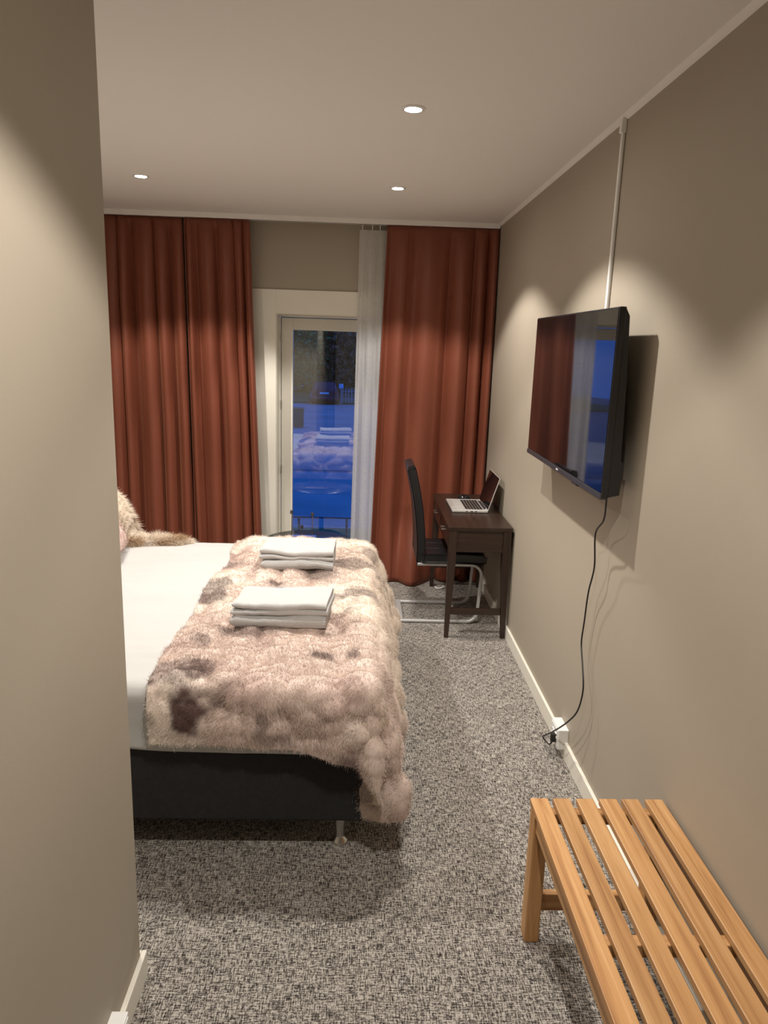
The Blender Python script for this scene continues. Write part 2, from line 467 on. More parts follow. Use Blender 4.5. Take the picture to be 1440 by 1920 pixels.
# ================================================================== CURTAINS
rail = thing('curtain_rail', 'flat white curtain track along the ceiling above the curtains', 'curtain rail', (-.55, 5.55, HC))
obj('track', boxmesh('track', XL + .56, XR + .545, -.03, .03, -.036, 0, bev=.003), M['ceiling'], rail)
obj('groove', boxmesh('groove', XL + .56, XR + .545, -.004, .004, -.0375, -.036), M['bar_plastic'], rail)

def curtain(name, xt0, xt1, xb0, xb1, yc, z0, z1, folds, amp, mat, label, cat, seed, puddle=None, thick=.0025, sharp=1.0, group=None, nu=260, nv=70, lo=.35, vary=1.5):
    rs = np.random.RandomState(seed)
    s = np.linspace(0, 1, nu)[:, None]; t = np.linspace(0, 1, nv)[None, :]
    # uneven fold phase
    wts = 0.35 + rs.rand(folds) * vary; e = np.concatenate([[0], np.cumsum(wts)]); e /= e[-1]
    ph = np.interp(s[:, 0], e, np.arange(folds + 1))[:, None]
    am = np.interp(s[:, 0], np.linspace(0, 1, folds * 2 + 1), lo + (1 - lo) * rs.rand(folds * 2 + 1))[:, None]
    ph = ph + 0.16 * (vn(s * folds * .7, t * 2.0 + seed) - .5) * (0.3 + t)
    wave = np.sin(2 * PI * ph); wave = np.sign(wave) * np.abs(wave) ** sharp
    x = (xt0 + (xt1 - xt0) * s) * (1 - t) + (xb0 + (xb1 - xb0) * s) * t
    prof = amp * (0.45 + 0.55 * smoothstep(0, .25, t)) * (0.85 + 0.25 * t)
    fade = 1 - 0.72 * smoothstep(.03, 0, t)
    y = yc + prof * am * wave * fade
    # sideways swing that makes the folds overlap a little
    x = x + 0.30 * amp * np.cos(2 * PI * ph) * am * fade * np.sin(PI * np.clip(s, 0, 1)) ** .3
    # broad secondary relief
    y = y + 0.02 * (vn(s * 3 + seed, t * 1.2) - .5) * t
    z = z1 + (z0 - z1) * t + 0 * s
    if puddle is not None:
        px, pw, pd = puddle
        k = np.exp(-((x - px) / pw) ** 2) * smoothstep(.80, 1.0, t)
        y = y - pd * k; 
    P = np.stack(np.broadcast_arrays(x, y, z), -1)
    me = grid_mesh(name, P); me.materials.append(mat)
    o = bpy.data.objects.new(name, me); COL.objects.link(o); tag(o, label, cat, group)
    if thick:
        md = o.modifiers.new('thickness', 'SOLIDIFY'); md.thickness = thick; md.offset = 0
    return o
ZC = HC - .040
curtain('rust_curtain', -1.99, -1.285, -1.99, -1.25, 5.548, .012, ZC, 6, .085, M['curtain'], 'rust red floor length curtain farthest left behind the bed', 'curtain', 5, sharp=1.0)
curtain('rust_curtain', -1.268, -.810, -1.232, -.725, 5.53, .012, ZC, 5, .080, M['curtain'], 'rust red floor length curtain just left of the glazed door', 'curtain', 9, sharp=1.0)
curtain('rust_curtain', .160, .955, .10, .955, 5.525, .006, ZC, 5, .066, M['curtain'], 'rust red floor length curtain behind the desk and chair', 'curtain', 23, puddle=(.40, .16, .16), sharp=.9, lo=.15, vary=2.0)
sh = curtain('sheer_curtain', -.035, .235, -.055, .23, 5.592, .012, ZC - .028, 4, .022, M['sheer'], 'translucent white sheer curtain hanging beside the glazed door', 'curtain', 31, thick=0, nu=120)
for hx in (-.015, .055, .11):
    o = obj('hook', tube('hook', [(hx, 5.575, ZC - .03), (hx, 5.57, ZC - .012), (hx, 5.562, ZC + .002)], .0035, 6), M['white_plastic'], sh)

# ================================================================== BED
BX1, BY0, BY1 = .045, 2.31, 4.13
BZ0, BZ1 = .135, .42
bed = thing('bed', 'wide bed with charcoal fabric base and steel legs', 'bed', (-.98, (BY0 + BY1) / 2, 0))
bo = Vector(bed.location)
def bedp(name, a, mat, bev):
    return obj(name, boxmesh(name, a[0] - bo.x, a[1] - bo.x, a[2] - bo.y, a[3] - bo.y, a[4], a[5], bev=bev, seg=3), mat, bed)
base = bedp('base', (-2.02, BX1, BY0, BY1, BZ0, BZ1), M['bedbase'], .012)
bedp('mattress', (-2.02, BX1 - .01, BY0 + .01, BY1 - .01, BZ1, .61), M['mattress'], .04)
o = obj('piping', tube('piping', [(BX1 - .018 - bo.x, BY0 - .001 - bo.y, BZ0 + .01), (BX1 - .018 - bo.x, BY0 - .001 - bo.y, BZ1 - .01)], .0022, 6), M['bedbase'], base)
legprof = [(0, .137), (.027, .137), (.026, .12), (.020, .07), (.0165, .034), (.018, .024), (.028, .012), (.031, .005), (.031, 0), (0, 0)]
leg0 = None
for lx, ly in ((-.036, 2.39), (-.036, 4.05), (-1.93, 2.39), (-1.93, 4.05)):
    me = lathe('leg', legprof, 28) if leg0 is None else leg0.data
    o = obj('leg', me, M['steel'], bed, (lx - bo.x, ly - bo.y, 0)); leg0 = leg0 or o

def drape(a, b, x1, y0, y1, zt, r, flare, fold_amp=0.0, seed=0, turn=1.0, bulge=0.0):
    """flat cloth coordinates (a along x, b along y) laid over a rounded box edge"""
    du = np.maximum(0, a - (x1 - r)); dv0 = np.maximum(0, (y0 + r) - b); dv1 = np.maximum(0, b - (y1 - r))
    dv = dv0 - dv1
    d = np.hypot(du, dv)
    th = np.arctan2(np.abs(dv), du)
    tp = PI / 2 * (th / (PI / 2)) ** turn      # a corner hangs round towards the front
    ux = np.where(d > 1e-9, np.cos(tp), 0); uy = np.where(d > 1e-9, -np.sin(tp) * np.sign(dv), 0)
    lim = r * PI / 2
    phi = np.minimum(d, lim) / r
    hor = r * np.sin(phi); drop = r * (1 - np.cos(phi))
    ex = np.maximum(0, d - lim)
    flare = flare * (1 - .8 * np.sin(2 * th))
    wob = fold_amp * ex * (np.sin(th * 7.0 + 1.0) * np.sin(2 * th) * 1.6 + 0.9 * (vn(a * 5 + seed, b * 5) - .5))
    hor = hor + flare * ex + wob + bulge * np.minimum(ex / .3, 1) * np.exp(-((b - 3.92) / .14) ** 2); drop = drop + ex * (1 - .12 * flare)
    X = np.minimum(a, x1 - r) + ux * hor
    Y = np.clip(b, y0 + r, y1 - r) + uy * hor
    return np.stack([X, Y, zt - drop], -1)

# duvet
na, nb = 150, 200
a = np.linspace(-2.0, .075 + .12, na)[:, None] + np.zeros((1, nb)); b = np.linspace(BY0 - .02 - .205, BY1 + .02 + .20, nb)[None, :] + np.zeros((na, 1))
hemw = 0.035 * (fbm(a * 2.3, b * 0 + 3.3, 2) - .5)
b2 = np.where(b < BY0, b - hemw, b)
P = drape(a, b2, .072, BY0 - .022, BY1 + .022, .645, .055, .04, .05, 3)
nn = normals(P)
wr = .030 * (fbm(a * 1.1, b * 5.0, 3) - .5) + .016 * (fbm(a * 2.0 + b * 1.5, b * 9.0 - a * 2, 2) - .5) + .010 * (fbm(a * 3.5 + 9, b * 1.6, 3) - .5) + .006 * (fbm(a * 9, b * 7, 2) - .5)
P = P + nn * wr[..., None] * np.sign(nn[na // 3, nb // 2, 2])
me = grid_mesh('duvet', P)
duvet = obj('duvet', me, M['linen']); md = duvet.modifiers.new('thickness', 'SOLIDIFY'); md.thickness = .012; md.offset = -1 if nn[na // 3, nb // 2, 2] > 0 else 1
tag(duvet, 'smooth white duvet spread over the bed', 'duvet')

# fur throw ----------------------------------------------------------------
na, nb = 230, 400
A0, A1 = -.735, .10 + .44
B0, B1 = BY0 - .03 - .175, BY1 + .03 + .22
ua = np.linspace(0, 1, na)[:, None] + np.zeros((1, nb)); ub = np.linspace(0, 1, nb)[None, :] + np.zeros((na, 1))
a = A0 + (A1 - A0) * ua; b = B0 + (B1 - B0) * ub
# wavy outline
a = a + (1 - ua) * (.055 - .005 * (b - 2.2) / 2)
a = a + .035 * (fbm(b * 3.0, b * 0 + 2.2, 3) - .5) * (1 - ua) * 2 + .05 * (fbm(b * 2.4 + 5, b * 0 + 8.2, 3) - .5) * ua
b = b + (.05 * (fbm(a * 3.2, a * 0 + 4.4, 3) - .5) - .075 * smoothstep(-.30, .12, a)) * (1 - ub) ** 3
P = drape(a, b, .098, BY0 - .04, BY1 + .04, .654, .075, .17, .30, 7, .6, .07)
N0 = normals(P); sgn = 1 if N0[na // 4, nb // 2, 2] > 0 else -1; N0 = N0 * sgn
# puffs: jittered cells
def cells(x, y, cs, seed):
    gx, gy = x / cs[0], y / cs[1]; ix, iy = np.floor(gx).astype(int), np.floor(gy).astype(int)
    best = np.full(x.shape, 9.0); sec = np.full(x.shape, 9.0)
    for dx in (-1, 0, 1):
        for dy in (-1, 0, 1):
            jx = _LAT[(ix + dx + seed) % 256, (iy + dy) % 256]; jy = _LAT[(ix + dx + 71) % 256, (iy + dy + seed + 13) % 256]
            d = np.hypot(ix + dx + .15 + .7 * jx - gx, iy + dy + .15 + .7 * jy - gy)
            sec = np.where(d < best, best, np.minimum(sec, d)); best = np.minimum(best, d)
    return best, sec
wx = a + .05 * (fbm(a * 7, b * 7, 2) - .5); wy = b + .05 * (fbm(a * 7 + 40, b * 7 + 3, 2) - .5)
f1, fs = cells(wx + 5, wy + 5, (.150, .115), 4)
puff = 1 - np.clip(f1 / .85, 0, 1) ** 2
f1b, fsb = cells(wx + 2.3, wy + 7.7, (.075, .055), 9)
puff2 = 1 - np.clip(f1b / .85, 0, 1) ** 2
seam = np.exp(-((a + .36 + .03 * (fbm(b * 2, b * 0, 2) - .5)) / .014) ** 2)
hgt = .044 * puff + .017 * puff2 - .014 + .02 * (fbm(a * 3.1, b * 4.2, 3) - .5) - .012 * seam
edge = np.minimum(np.minimum(ua, 1 - ua) * 14, np.minimum(ub, 1 - ub) * 24).clip(0, 1)
P = P + N0 * (hgt * (.4 + .6 * edge))[..., None]
NN = normals(P) * sgn
# colour of the pelt
c_base = np.array([.69, .56, .495]); c_lite = np.array([.86, .765, .68]); c_mauve = np.array([.50, .365, .325]); c_dark = np.array([.105, .058, .050])
n1 = fbm(a * 3.2 + 3, b * 3.2 + 1, 4); n2 = fbm(a * 6 + 13, b * 7 + 5, 4); n3 = fbm(a * 4.6 + 31, b * 5.5 + 8, 4)
lite = (smoothstep(.46, .66, n1) * (1 - .8 * smoothstep(0, .12, a) * smoothstep(2.45, 2.25, b)))[..., None]; mau = smoothstep(.52, .70, n2)[..., None]
C = c_base * (1 - lite) + c_lite * lite
C = C * (1 - .75 * mau) + c_mauve * .75 * mau
cream = (smoothstep(-.15, .15, a) * smoothstep(2.4, 2.9, b))[..., None] * .6
C = C * (1 - cream) + np.array([.88, .78, .66]) * cream
dark = np.zeros(a.shape); n4 = fbm(a * 16 + 3, b * 16 + 2, 3)
for (da, db, ra, rb, k) in ((-.56, 2.24, .075, .085, 1.0), (-.55, 2.36, .05, .05, .8), (-.10, 2.48, .07, .05, .8), (.00, 2.50, .05, .04, .65), (-.62, 3.10, .05, .06, .7), (-.72, 2.75, .04, .06, .45), (-.42, 2.78, .03, .04, .6), (-.36, 3.28, .06, .06, .75),
                            (-.20, 3.32, .05, .05, .45), (-.04, 3.60, .05, .07, .5), (-.58, 2.62, .04, .04, .5), (.18, 2.22, .03, .04, .7), (-.3, 2.2, .03, .05, .5), (-.25, 2.14, .05, .03, .4), (-.02, 2.95, .04, .05, .35), (.06, 3.9, .05, .08, .45), (-.68, 2.2, .05, .04, .4)):
    g = np.exp(-(((a - da) / ra) ** 2 + ((b - db) / rb) ** 2))
    dark = np.maximum(dark, k * smoothstep(.25, .75, g + 1.5 * (n3 - .5) * (g > .03) + 1.2 * (n4 - .5) * (g > .03)))
dark = np.maximum(dark, .55 * smoothstep(.62, .74, n3))[..., None]
C = C * (1 - dark) + c_dark * dark
me = grid_mesh('fur_throw', P); setcol(me, C); me.materials.append(M['fur']); me.materials.append(M['lining'])
throw = bpy.data.objects.new('fur_throw', me); COL.objects.link(throw)
md = throw.modifiers.new('lining', 'SOLIDIFY'); md.thickness = .010; md.offset = -sgn; md.material_offset = 1; md.material_offset_rim = 0
tag(throw, 'blush and brown mottled faux fur throw draped over the bed end', 'throw')
rs = np.random.RandomState(5)
NH = 230000
fi = rs.rand(NH) * (na - 1.001); fj = rs.rand(NH) * (nb - 1.001)
i0, j0 = fi.astype(int), fj.astype(int); ti, tj = (fi - i0)[:, None], (fj - j0)[:, None]
def samp(G): return (G[i0, j0] * (1 - ti) + G[i0 + 1, j0] * ti) * (1 - tj) + (G[i0, j0 + 1] * (1 - ti) + G[i0 + 1, j0 + 1] * ti) * tj
rt, rn, rc = samp(P), samp(NN), samp(C)
rn /= np.linalg.norm(rn, axis=1, keepdims=True)
cx = fbm(rt[:, 0] * 9, rt[:, 1] * 9 + rt[:, 2] * 5, 2) - .5; cy2 = fbm(rt[:, 0] * 9 + 50, rt[:, 1] * 9 + rt[:, 2] * 5, 2) - .5
comb = np.stack([cx * 2.2, cy2 * 2.2 - .15, -.25 + 0 * cx], 1)
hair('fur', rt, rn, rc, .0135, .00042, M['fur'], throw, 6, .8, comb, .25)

# ================================================================== TOWELS
def towel(name, x0, x1, y0, y1, z0, layers, label, seed, skew=0.0, dobby=False):
    rs = np.random.RandomState(seed); bm = bmesh.new(); zc = z0
    cx, cy = (x0 + x1) / 2, (y0 + y1) / 2
    for li, h in enumerate(layers):
        nx, npf = 40, 48
        yy0 = y0 + (.004 * li) + rs.uniform(-.003, .003); yy1 = y1 + rs.uniform(-.004, .004); xx1 = x1 - .006 * li * rs.rand(); xx0 = x0 + .004 * li
        r = h / 2
        prof = []
        for k in range(npf // 4): prof.append((yy0 + r + (yy1 - yy0 - 2 * r) * k / (npf // 4), -r, 0))
        for k in range(npf // 4):
            t = -PI / 2 + PI * k / (npf // 4); prof.append((yy1 - r + r * math.cos(t), r * math.sin(t), 0))
        for k in range(npf // 4): prof.append((yy1 - r - (yy1 - yy0 - 2 * r) * k / (npf // 4), r, 1))
        for k in range(npf // 4):
            t = PI / 2 + PI * k / (npf // 4); prof.append((yy0 + r + r * math.cos(t), r * math.sin(t), 2))
        rings = []
        for i in range(nx + 1):
            u = i / nx; x = xx0 + (xx1 - xx0) * u
            ring = []
            pin = 1 - .55 * max(0, 1 - u * 14) ** 2 - .12 * max(0, 1 - (1 - u) * 14) ** 2 + .10 * math.sin(u * 7 + seed + li)
            for k, (py, pz, fl) in enumerate(prof):
                w_ = .006 * (float(vn(u * 5 + seed + li * 3, py * 14)) - .5) * 2 + .004 * math.sin(u * 5 + seed) + .004 * (float(vn(u * 17 + seed, py * 40)) - .5)
                dz = 0
                if dobby and u > .66 and fl == 2: dz = -.0035 * (1 if (k % 4 == 0) else 0)
                ring.append(bm.verts.new((x - cx + skew * (py - cy), py - cy + .004 * math.sin(u * 3 + li) + (dz and -dz), (zc - z0) + r + pz * pin + w_ * (1 if fl else .2))))
            rings.append(ring)
        for A, B in zip(rings, rings[1:]):
            for k in range(npf): bm.faces.new((A[k], A[(k + 1) % npf], B[(k + 1) % npf], B[k]))
        bm.faces.new(rings[0]); bm.faces.new(rings[-1])
        zc += h * .97
    o = obj(name, finish(bm, name), M['towel'], None, (cx, cy, z0))
    tag(o, label, 'towel', 'folded white towels on the bed'); return o
towel('folded_towel', -.480, -.108, 2.730, 2.955, .684, [.054], 'lower folded white towel of the pile nearest the camera', 2, .07, True)
towel('folded_towel', -.478, -.098, 2.738, 2.965, .736, [.024, .026], 'upper folded white towel of the pile nearest the camera', 3, .09)
towel('folded_towel', -.468, -.113, 3.500, 3.760, .686, [.054], 'lower folded white towel of the pile nearest the door', 5, 0.02, True)
towel('folded_towel', -.478, -.112, 3.505, 3.775, .738, [.020, .028], 'upper folded white towel of the pile nearest the door', 8, 0.02)

# ================================================================== PILLOWS AND FUR AT THE HEAD END
def cushion_pts(w, h, t, n=40):
    u = np.linspace(-1, 1, n)
    U, V = np.meshgrid(u, u, indexing='ij')
    r = np.clip((1 - np.abs(U) ** 3.2) * (1 - np.abs(V) ** 3.2), 0, 1) ** .45
    sx = 1 - .07 * (1 - V ** 2) * 0 - .06 * (1 - np.abs(V)) * np.abs(U); sy = 1 - .06 * (1 - np.abs(U)) * np.abs(V)
    T = np.stack([U * w / 2 * sx, V * h / 2 * sy, t / 2 * r], -1)
    return T
def cushion(name, w, h, t, mat, label, cat, loc, rot, furlen=0, col=None, nh=0, seed=1):
    T = cushion_pts(w, h, t); Bk = T.copy(); Bk[..., 2] *= -1
    T[..., 2] += .02 * (fbm(T[..., 0] * 9 + 3, T[..., 1] * 9, 3) - .5); 
    me1 = grid_mesh(name, T)
    bm = bmesh.new(); bm.from_mesh(me1)
    me2 = grid_mesh(name, Bk[::-1]); bm.from_mesh(me2)
    bmesh.ops.remove_doubles(bm, verts=bm.verts, dist=.0015)
    me = finish(bm, name); smooth(me)
    o = obj(name, me, mat, None, loc); o.rotation_euler = rot; tag(o, label, cat)
    if col is not None:
        vs = np.array([v.co[:] for v in me.vertices]); cols = col(vs); setcol(me, cols)
        if nh:
            ns = np.array([v.normal[:] for v in me.vertices]); rs = np.random.RandomState(seed)
            k = rs.randint(0, len(vs), nh); jit = rs.normal(0, w / 80, (nh, 3))
            hair('fur', vs[k] + jit, ns[k], cols[k], furlen, .0005, M['fur'], o, seed, .7, None, .3)
    return o
def pinkcol(v):
    n = fbm(v[:, 0] * 40, v[:, 1] * 40 + v[:, 2] * 30, 3)[:, None]
    k = smoothstep(.5, .68, n)
    return np.array([.80, .62, .56]) * (1 - k) + np.array([.50, .33, .28]) * k
cushion('bed_pillow', .50, .62, .17, M['linen'], 'white cotton pillow behind the blush cushion', 'pillow', (-1.66, 3.80, .86), (0, math.radians(58), 0))
cushion('blush_cushion', .46, .46, .17, M['fur'], 'blush pink faux fur cushion half hidden by the left wall', 'cushion', (-1.365, 3.72, .855), (0, math.radians(60), math.radians(6)), .012, pinkcol, 26000, 4)

# brown and cream long haired pelt heaped at the far corner of the bed
na, nb = 70, 110
u = np.linspace(0, 1, na)[:, None] + np.zeros((1, nb)); v = np.linspace(0, 2 * PI, nb)[None, :] + np.zeros((na, 1))
xs = -1.86 + u * .92
top = np.interp(u[:, 0], [0, .25, .50, .56, .62, .655, .70, .80, .92, 1], [.30, .34, .30, .265, .18, .04, .022, .026, .020, .0])[:, None]
wid = np.interp(u[:, 0], [0, .3, .55, .68, .8, .95, 1], [.07, .11, .10, .085, .075, .05, .0])[:, None]
cyv = 4.085 + .01 * np.sin(u * 9)
X = xs + .03 * np.cos(v) * 0; Yv = cyv + wid * np.cos(v); Z = .648 + top * (.5 + .5 * np.sin(v)) + .03 * (fbm(u * 14, v * 3, 2) - .5) * (np.sin(v) > 0)
P = np.stack([X, Yv, Z], -1); NN = normals(P)
cen = np.stack([X, cyv + 0 * v, .648 + top * .5 + 0 * v], -1)
s_ = np.sign((NN * (P - cen)).sum(-1, keepdims=True)); NN = NN * np.where(s_ == 0, 1, s_)
def peltcol(P):
    n = fbm(P[..., 0] * 6 + 2, P[..., 1] * 5 + P[..., 2] * 9, 3); n2 = fbm(P[..., 0] * 6 + 9, P[..., 2] * 10, 3)
    k = smoothstep(.36, .54, n)[..., None]; k2 = smoothstep(.52, .75, n2)[..., None] * .6
    c = np.array([.50, .35, .22]) * (1 - k) + np.array([.88, .78, .66]) * k
    return c * (1 - k2) + np.array([.20, .11, .055]) * k2
C = peltcol(P)
me = grid_mesh('fur_pelt', P); setcol(me, C); me.materials.append(M['fur'])
pelt = bpy.data.objects.new('fur_pelt', me); COL.objects.link(pelt)
tag(pelt, 'long haired brown and cream fur pelt at the far corner of the bed', 'pelt')
rs = np.random.RandomState(8); k = rs.randint(0, na * nb, 42000)
pr_ = P.reshape(-1, 3)[k] + rs.normal(0, .004, (42000, 3)); pn = NN.reshape(-1, 3)[k]; ok = pr_[:, 2] > .652
hair('fur', pr_[ok], pn[ok], C.reshape(-1, 3)[k][ok], .032, .0006, M['fur'], pelt, 9, .5, np.array([[.45, 0, -.15]]), .35)

# ================================================================== TELEVISION
TX, TY0, TY1, TZ0, TZ1 = .850, 2.513, 3.690, 1.285, 1.937
tv = thing('television', 'large black flat screen television mounted on the right wall', 'television', (XR, (TY0 + TY1) / 2, TZ0))
to = Vector(tv.location)
def tvp(name, a, mat, bev=.003, parent=tv):
    return obj(name, boxmesh(name, a[0] - to.x, a[1] - to.x, a[2] - to.y, a[3] - to.y, a[4] - to.z, a[5] - to.z, bev=bev), mat, parent)
fr = tvp('frame', (TX + .002, TX + .026, TY0, TY1, TZ0, TZ1), M['black_plastic'])
tvp('screen', (TX, TX + .004, TY0 + .006, TY1 - .006, TZ0 + .020, TZ1 - .006), M['screen'], .0005)
bar = tvp('bottom_bezel', (TX - .003, TX + .02, TY0 + .001, TY1 - .001, TZ0 - .004, TZ0 + .017), M['bar_plastic'], .002)
tvp('brand_badge', (TX - .0038, TX - .003, 3.085, 3.115, TZ0 + .004, TZ0 + .010), M['white_plastic'], 0, bar)
tvp('sensor', (TX - .002, TX + .012, 2.80, 2.88, TZ0 - .011, TZ0 - .003), M['black_plastic'], .003, bar)
bm = bmesh.new()   # deeper housing on the lower back
yz = [(TX + .026, TZ0 + .003), (TX + .066, TZ0 + .012), (TX + .072, TZ0 + .12), (TX + .060, TZ0 + .135), (TX + .052, TZ0 + .40), (TX + .040, TZ1 - .03), (TX + .026, TZ1 - .004)]
A = [bm.verts.new((x - to.x, TY0 + .006 - to.y, z - to.z)) for x, z in yz]; B = [bm.verts.new((x - to.x, TY1 - .006 - to.y, z - to.z)) for x, z in yz]
for i in range(len(yz)): bm.faces.new((A[i], A[(i + 1) % len(yz)], B[(i + 1) % len(yz)], B[i]))
bm.faces.new(A); bm.faces.new(B)
obj('back_housing', finish(bm, 'back_housing'), M['black_plastic'], tv)
tvp('wall_bracket', (TX + .06, XR, 2.95, 3.25, TZ0 + .20, TZ0 + .42), M['black_plastic'], .004)
# cable from television to socket
cab = [(.875, 2.525, 1.293), (.885, 2.56, 1.20), (.90, 2.68, 1.116), (.915, 2.70, .98), (.925, 2.77, .853), (.93, 2.80, .72), (.93, 2.81, .62), (.925, 2.75, .54), (.922, 2.71, .46), (.915, 2.73, .36), (.90, 2.80, .27), (.885, 2.93, .155), (.875, 3.02, .085), (.88, 3.075, .045), (.893, 3.06, .03), (.895, 3.01, .045), (.905, 2.995, .075)]
cb = obj('power_cable', tube('power_cable', catmull(cab, 8), .0034, 8), M['black_plastic'])
tag(cb, 'thin black power cable hanging from television to wall socket', 'cable')
obj('plug', boxmesh('plug', .893, .920, 2.985, 3.008, .068, .108, bev=.004), M['black_plastic'], cb)
# socket boxes
def socket(name, x0, x1, y0, y1, label, side):
    t = thing(name, label, 'socket', ((x0 + x1) / 2, (y0 + y1) / 2, .0))
    cx, cy = (x0 + x1) / 2, (y0 + y1) / 2
    obj('housing', boxmesh('housing', x0 - cx, x1 - cx, y0 - cy, y1 - cy, .045, .140, bev=.003), M['white_plastic'], t)
    xs_ = (x0 - cx - .002, x0 - cx + .002) if side < 0 else (x1 - cx - .002, x1 - cx + .002)
    obj('face_plate', boxmesh('face_plate', *xs_, y0 - cy + .008, y1 - cy - .008, .055, .132, bev=.001), M['white_plastic'], t)
    for dy in (-.022, .022):
        me = lathe('outlet', [(0, 0), (.018, 0), (.018, .003), (.015, .004), (.014, .001), (0, .0005)], 20)
        o = obj('outlet', me, M['white_plastic'], t); o.rotation_euler = (0, math.radians(-90 if side < 0 else 90), 0)
        o.location = (xs_[0] if side < 0 else xs_[1], dy, .094)
    return t
socket('wall_socket', .918, XR, 2.962, 3.085, 'white double wall socket under the television with black plug', -1)
socket('wall_socket', PX, PX + .042, 1.425, 1.545, 'white socket box low on the left wall at the photo edge', 1)
# cable duct
duct = thing('cable_duct', 'slim white cable duct running from ceiling down to television', 'cable duct', (XR, 2.975, 1.6))
obj('duct_channel', tube('duct_channel', [(-.008, 0, .0), (-.008, 0, .985)], .0085, 12), M['white_plastic'], duct)
obj('duct_cap', boxmesh('duct_cap', -.022, 0, -.012, .012, .985, 1.032, bev=.004), M['white_plastic'], duct)

# ================================================================== DESK
KX0, KX1, KY0, KY1, KZ = .560, .945, 4.350, 5.380, .72
desk = thing('writing_desk', 'dark espresso wooden writing desk against the right wall', 'desk', ((KX0 + KX1) / 2, (KY0 + KY1) / 2, 0))
ko = Vector(desk.location)
def kp(name, a, mat, bev=.003, parent=desk):
    return obj(name, boxmesh(name, a[0] - ko.x, a[1] - ko.x, a[2] - ko.y, a[3] - ko.y, a[4], a[5], bev=bev), mat, parent)
kp('desk_top', (KX0 - .006, KX1 + .006, KY0 - .006, KY1 + .006, KZ - .024, KZ), M['darkY'], .003)
LW = .048
def tleg(x0, y0, sx, sy):
    bm = bmesh.new(); prof = [(0, .026), (.48, LW), (KZ - .024, LW)]
    rings = []
    for z, wd in prof:
        xa, xb = (x0, x0 + wd) if sx > 0 else (x0 - wd, x0)
        ya, yb = (y0, y0 + wd) if sy > 0 else (y0 - wd, y0)
        # taper on inner faces
        rings.append([bm.verts.new((p[0] - ko.x, p[1] - ko.y, z)) for p in ((xa, ya), (xb, ya), (xb, yb), (xa, yb))])
    for A, B in zip(rings, rings[1:]):
        for k in range(4): bm.faces.new((A[k], A[(k + 1) % 4], B[(k + 1) % 4], B[k]))
    bm.faces.new(rings[0]); bm.faces.new(rings[-1])
    obj('leg', finish(bm, 'leg'), M['darkZ'], desk)
tleg(KX0 + .002, KY0, 1, 1); tleg(KX1, KY0, -1, 1); tleg(KX0 + .002, KY1, 1, -1); tleg(KX1, KY1, -1, -1)
for yy in (KY0 + .010, KY1 - .024):
    kp('side_panel', (KX0 + LW, KX1 - LW, yy, yy + .014, .575, KZ - .024), M['darkX'], .001)
    kp('side_rail', (KX0 + LW, KX1 - LW, yy - .006, yy + .016, .560, .582), M['darkX'], .002)
    kp('stretcher', (KX0 + .035, KX1 - .035, yy + .002, yy + .02, .150, .192), M['darkX'], .002)
kp('back_panel', (KX1 - .02, KX1 - .006, KY0 + LW, KY1 - LW, .56, KZ - .024), M['darkY'], .001)
kp('front_rail', (KX0 + .008, KX0 + .028, KY0 + LW, KY1 - LW, .562, .578), M['darkY'], .001)
kp('divider', (KX0 + .008, KX0 + .03, (KY0 + KY1) / 2 - .012, (KY0 + KY1) / 2 + .012, .578, KZ - .024), M['darkZ'], .001)
for ya, yb in ((KY0 + LW + .004, (KY0 + KY1) / 2 - .014), ((KY0 + KY1) / 2 + .014, KY1 - LW - .004)):
    dr = kp('drawer', (KX0 + .004, KX0 + .34, ya, yb, .580, KZ - .028), M['darkY'], .002)
    ym = (ya + yb) / 2 - ko.y
    obj('drawer_handle', tube('drawer_handle', [(KX0 + .006 - ko.x, ym - .035, .645), (KX0 - .018 - ko.x, ym - .035, .645), (KX0 - .018 - ko.x, ym + .035, .645), (KX0 + .006 - ko.x, ym + .035, .645)], .0045, 8), M['steel'], dr)
# little white cord on the carpet by the curtain
tag(obj('white_cord', tube('white_cord', catmull([(.60, 5.335, .006), (.62, 5.30, .006), (.655, 5.315, .008), (.665, 5.30, .022), (.68, 5.31, .006), (.72, 5.28, .006)], 6), .005, 6), M['white_plastic']), 'short white cord on the carpet under the desk', 'cord')

# laptop
lap = thing('laptop', 'open silver laptop with dark screen on the desk', 'laptop', (.745, 4.93, KZ))
LH = .17 + .015
LY0, LY1 = -.185, .185
bs = obj('laptop_base', boxmesh('laptop_base', -.122, .116, LY0, LY1, .002, .018, bev=.004), M['silver'], lap)
bm = bmesh.new()
for r in range(6):
    x0 = -.028 + r * .0195; n = 15
    for k in range(n):
        y0 = -.150 + k * .0200
        bx(bm, x0, x0 + .0168, y0, y0 + .0172, .0175, .0195)
ky = obj('keys', finish(bm, 'keys', False), M['key'], bs); ky['kind'] = 'stuff'
obj('touchpad', boxmesh('touchpad', -.112, -.042, -.075, .045, .0172, .0186, bev=.0005), M['silver'], bs)
obj('rubber_feet', boxmesh('rubber_feet', -.10, .09, LY0 + .01, LY1 - .01, 0, .003), M['black_plastic'], bs)
obj('vent_strip', boxmesh('vent_strip', .094, .106, -.14, .14, .0175, .0188), M['bar_plastic'], bs)
for k, ln in enumerate((.012, .018, .014)):
    obj('port', boxmesh('port', .02 + k * .03 - .05, .02 + k * .03 - .05 + ln, LY0 - .0006, LY0 + .002, .007, .013), M['black_plastic'], bs)
lid = obj('lid', boxmesh('lid', 0, .006, LY0, LY1, 0, .232, bev=.002), M['silver'], lap, (.112, 0, .014)); lid.rotation_euler = (0, math.radians(17), 0)
obj('display', boxmesh('display', -.0012, .001, LY0 + .002, LY1 - .002, .010, .2305), M['screen'], lid)
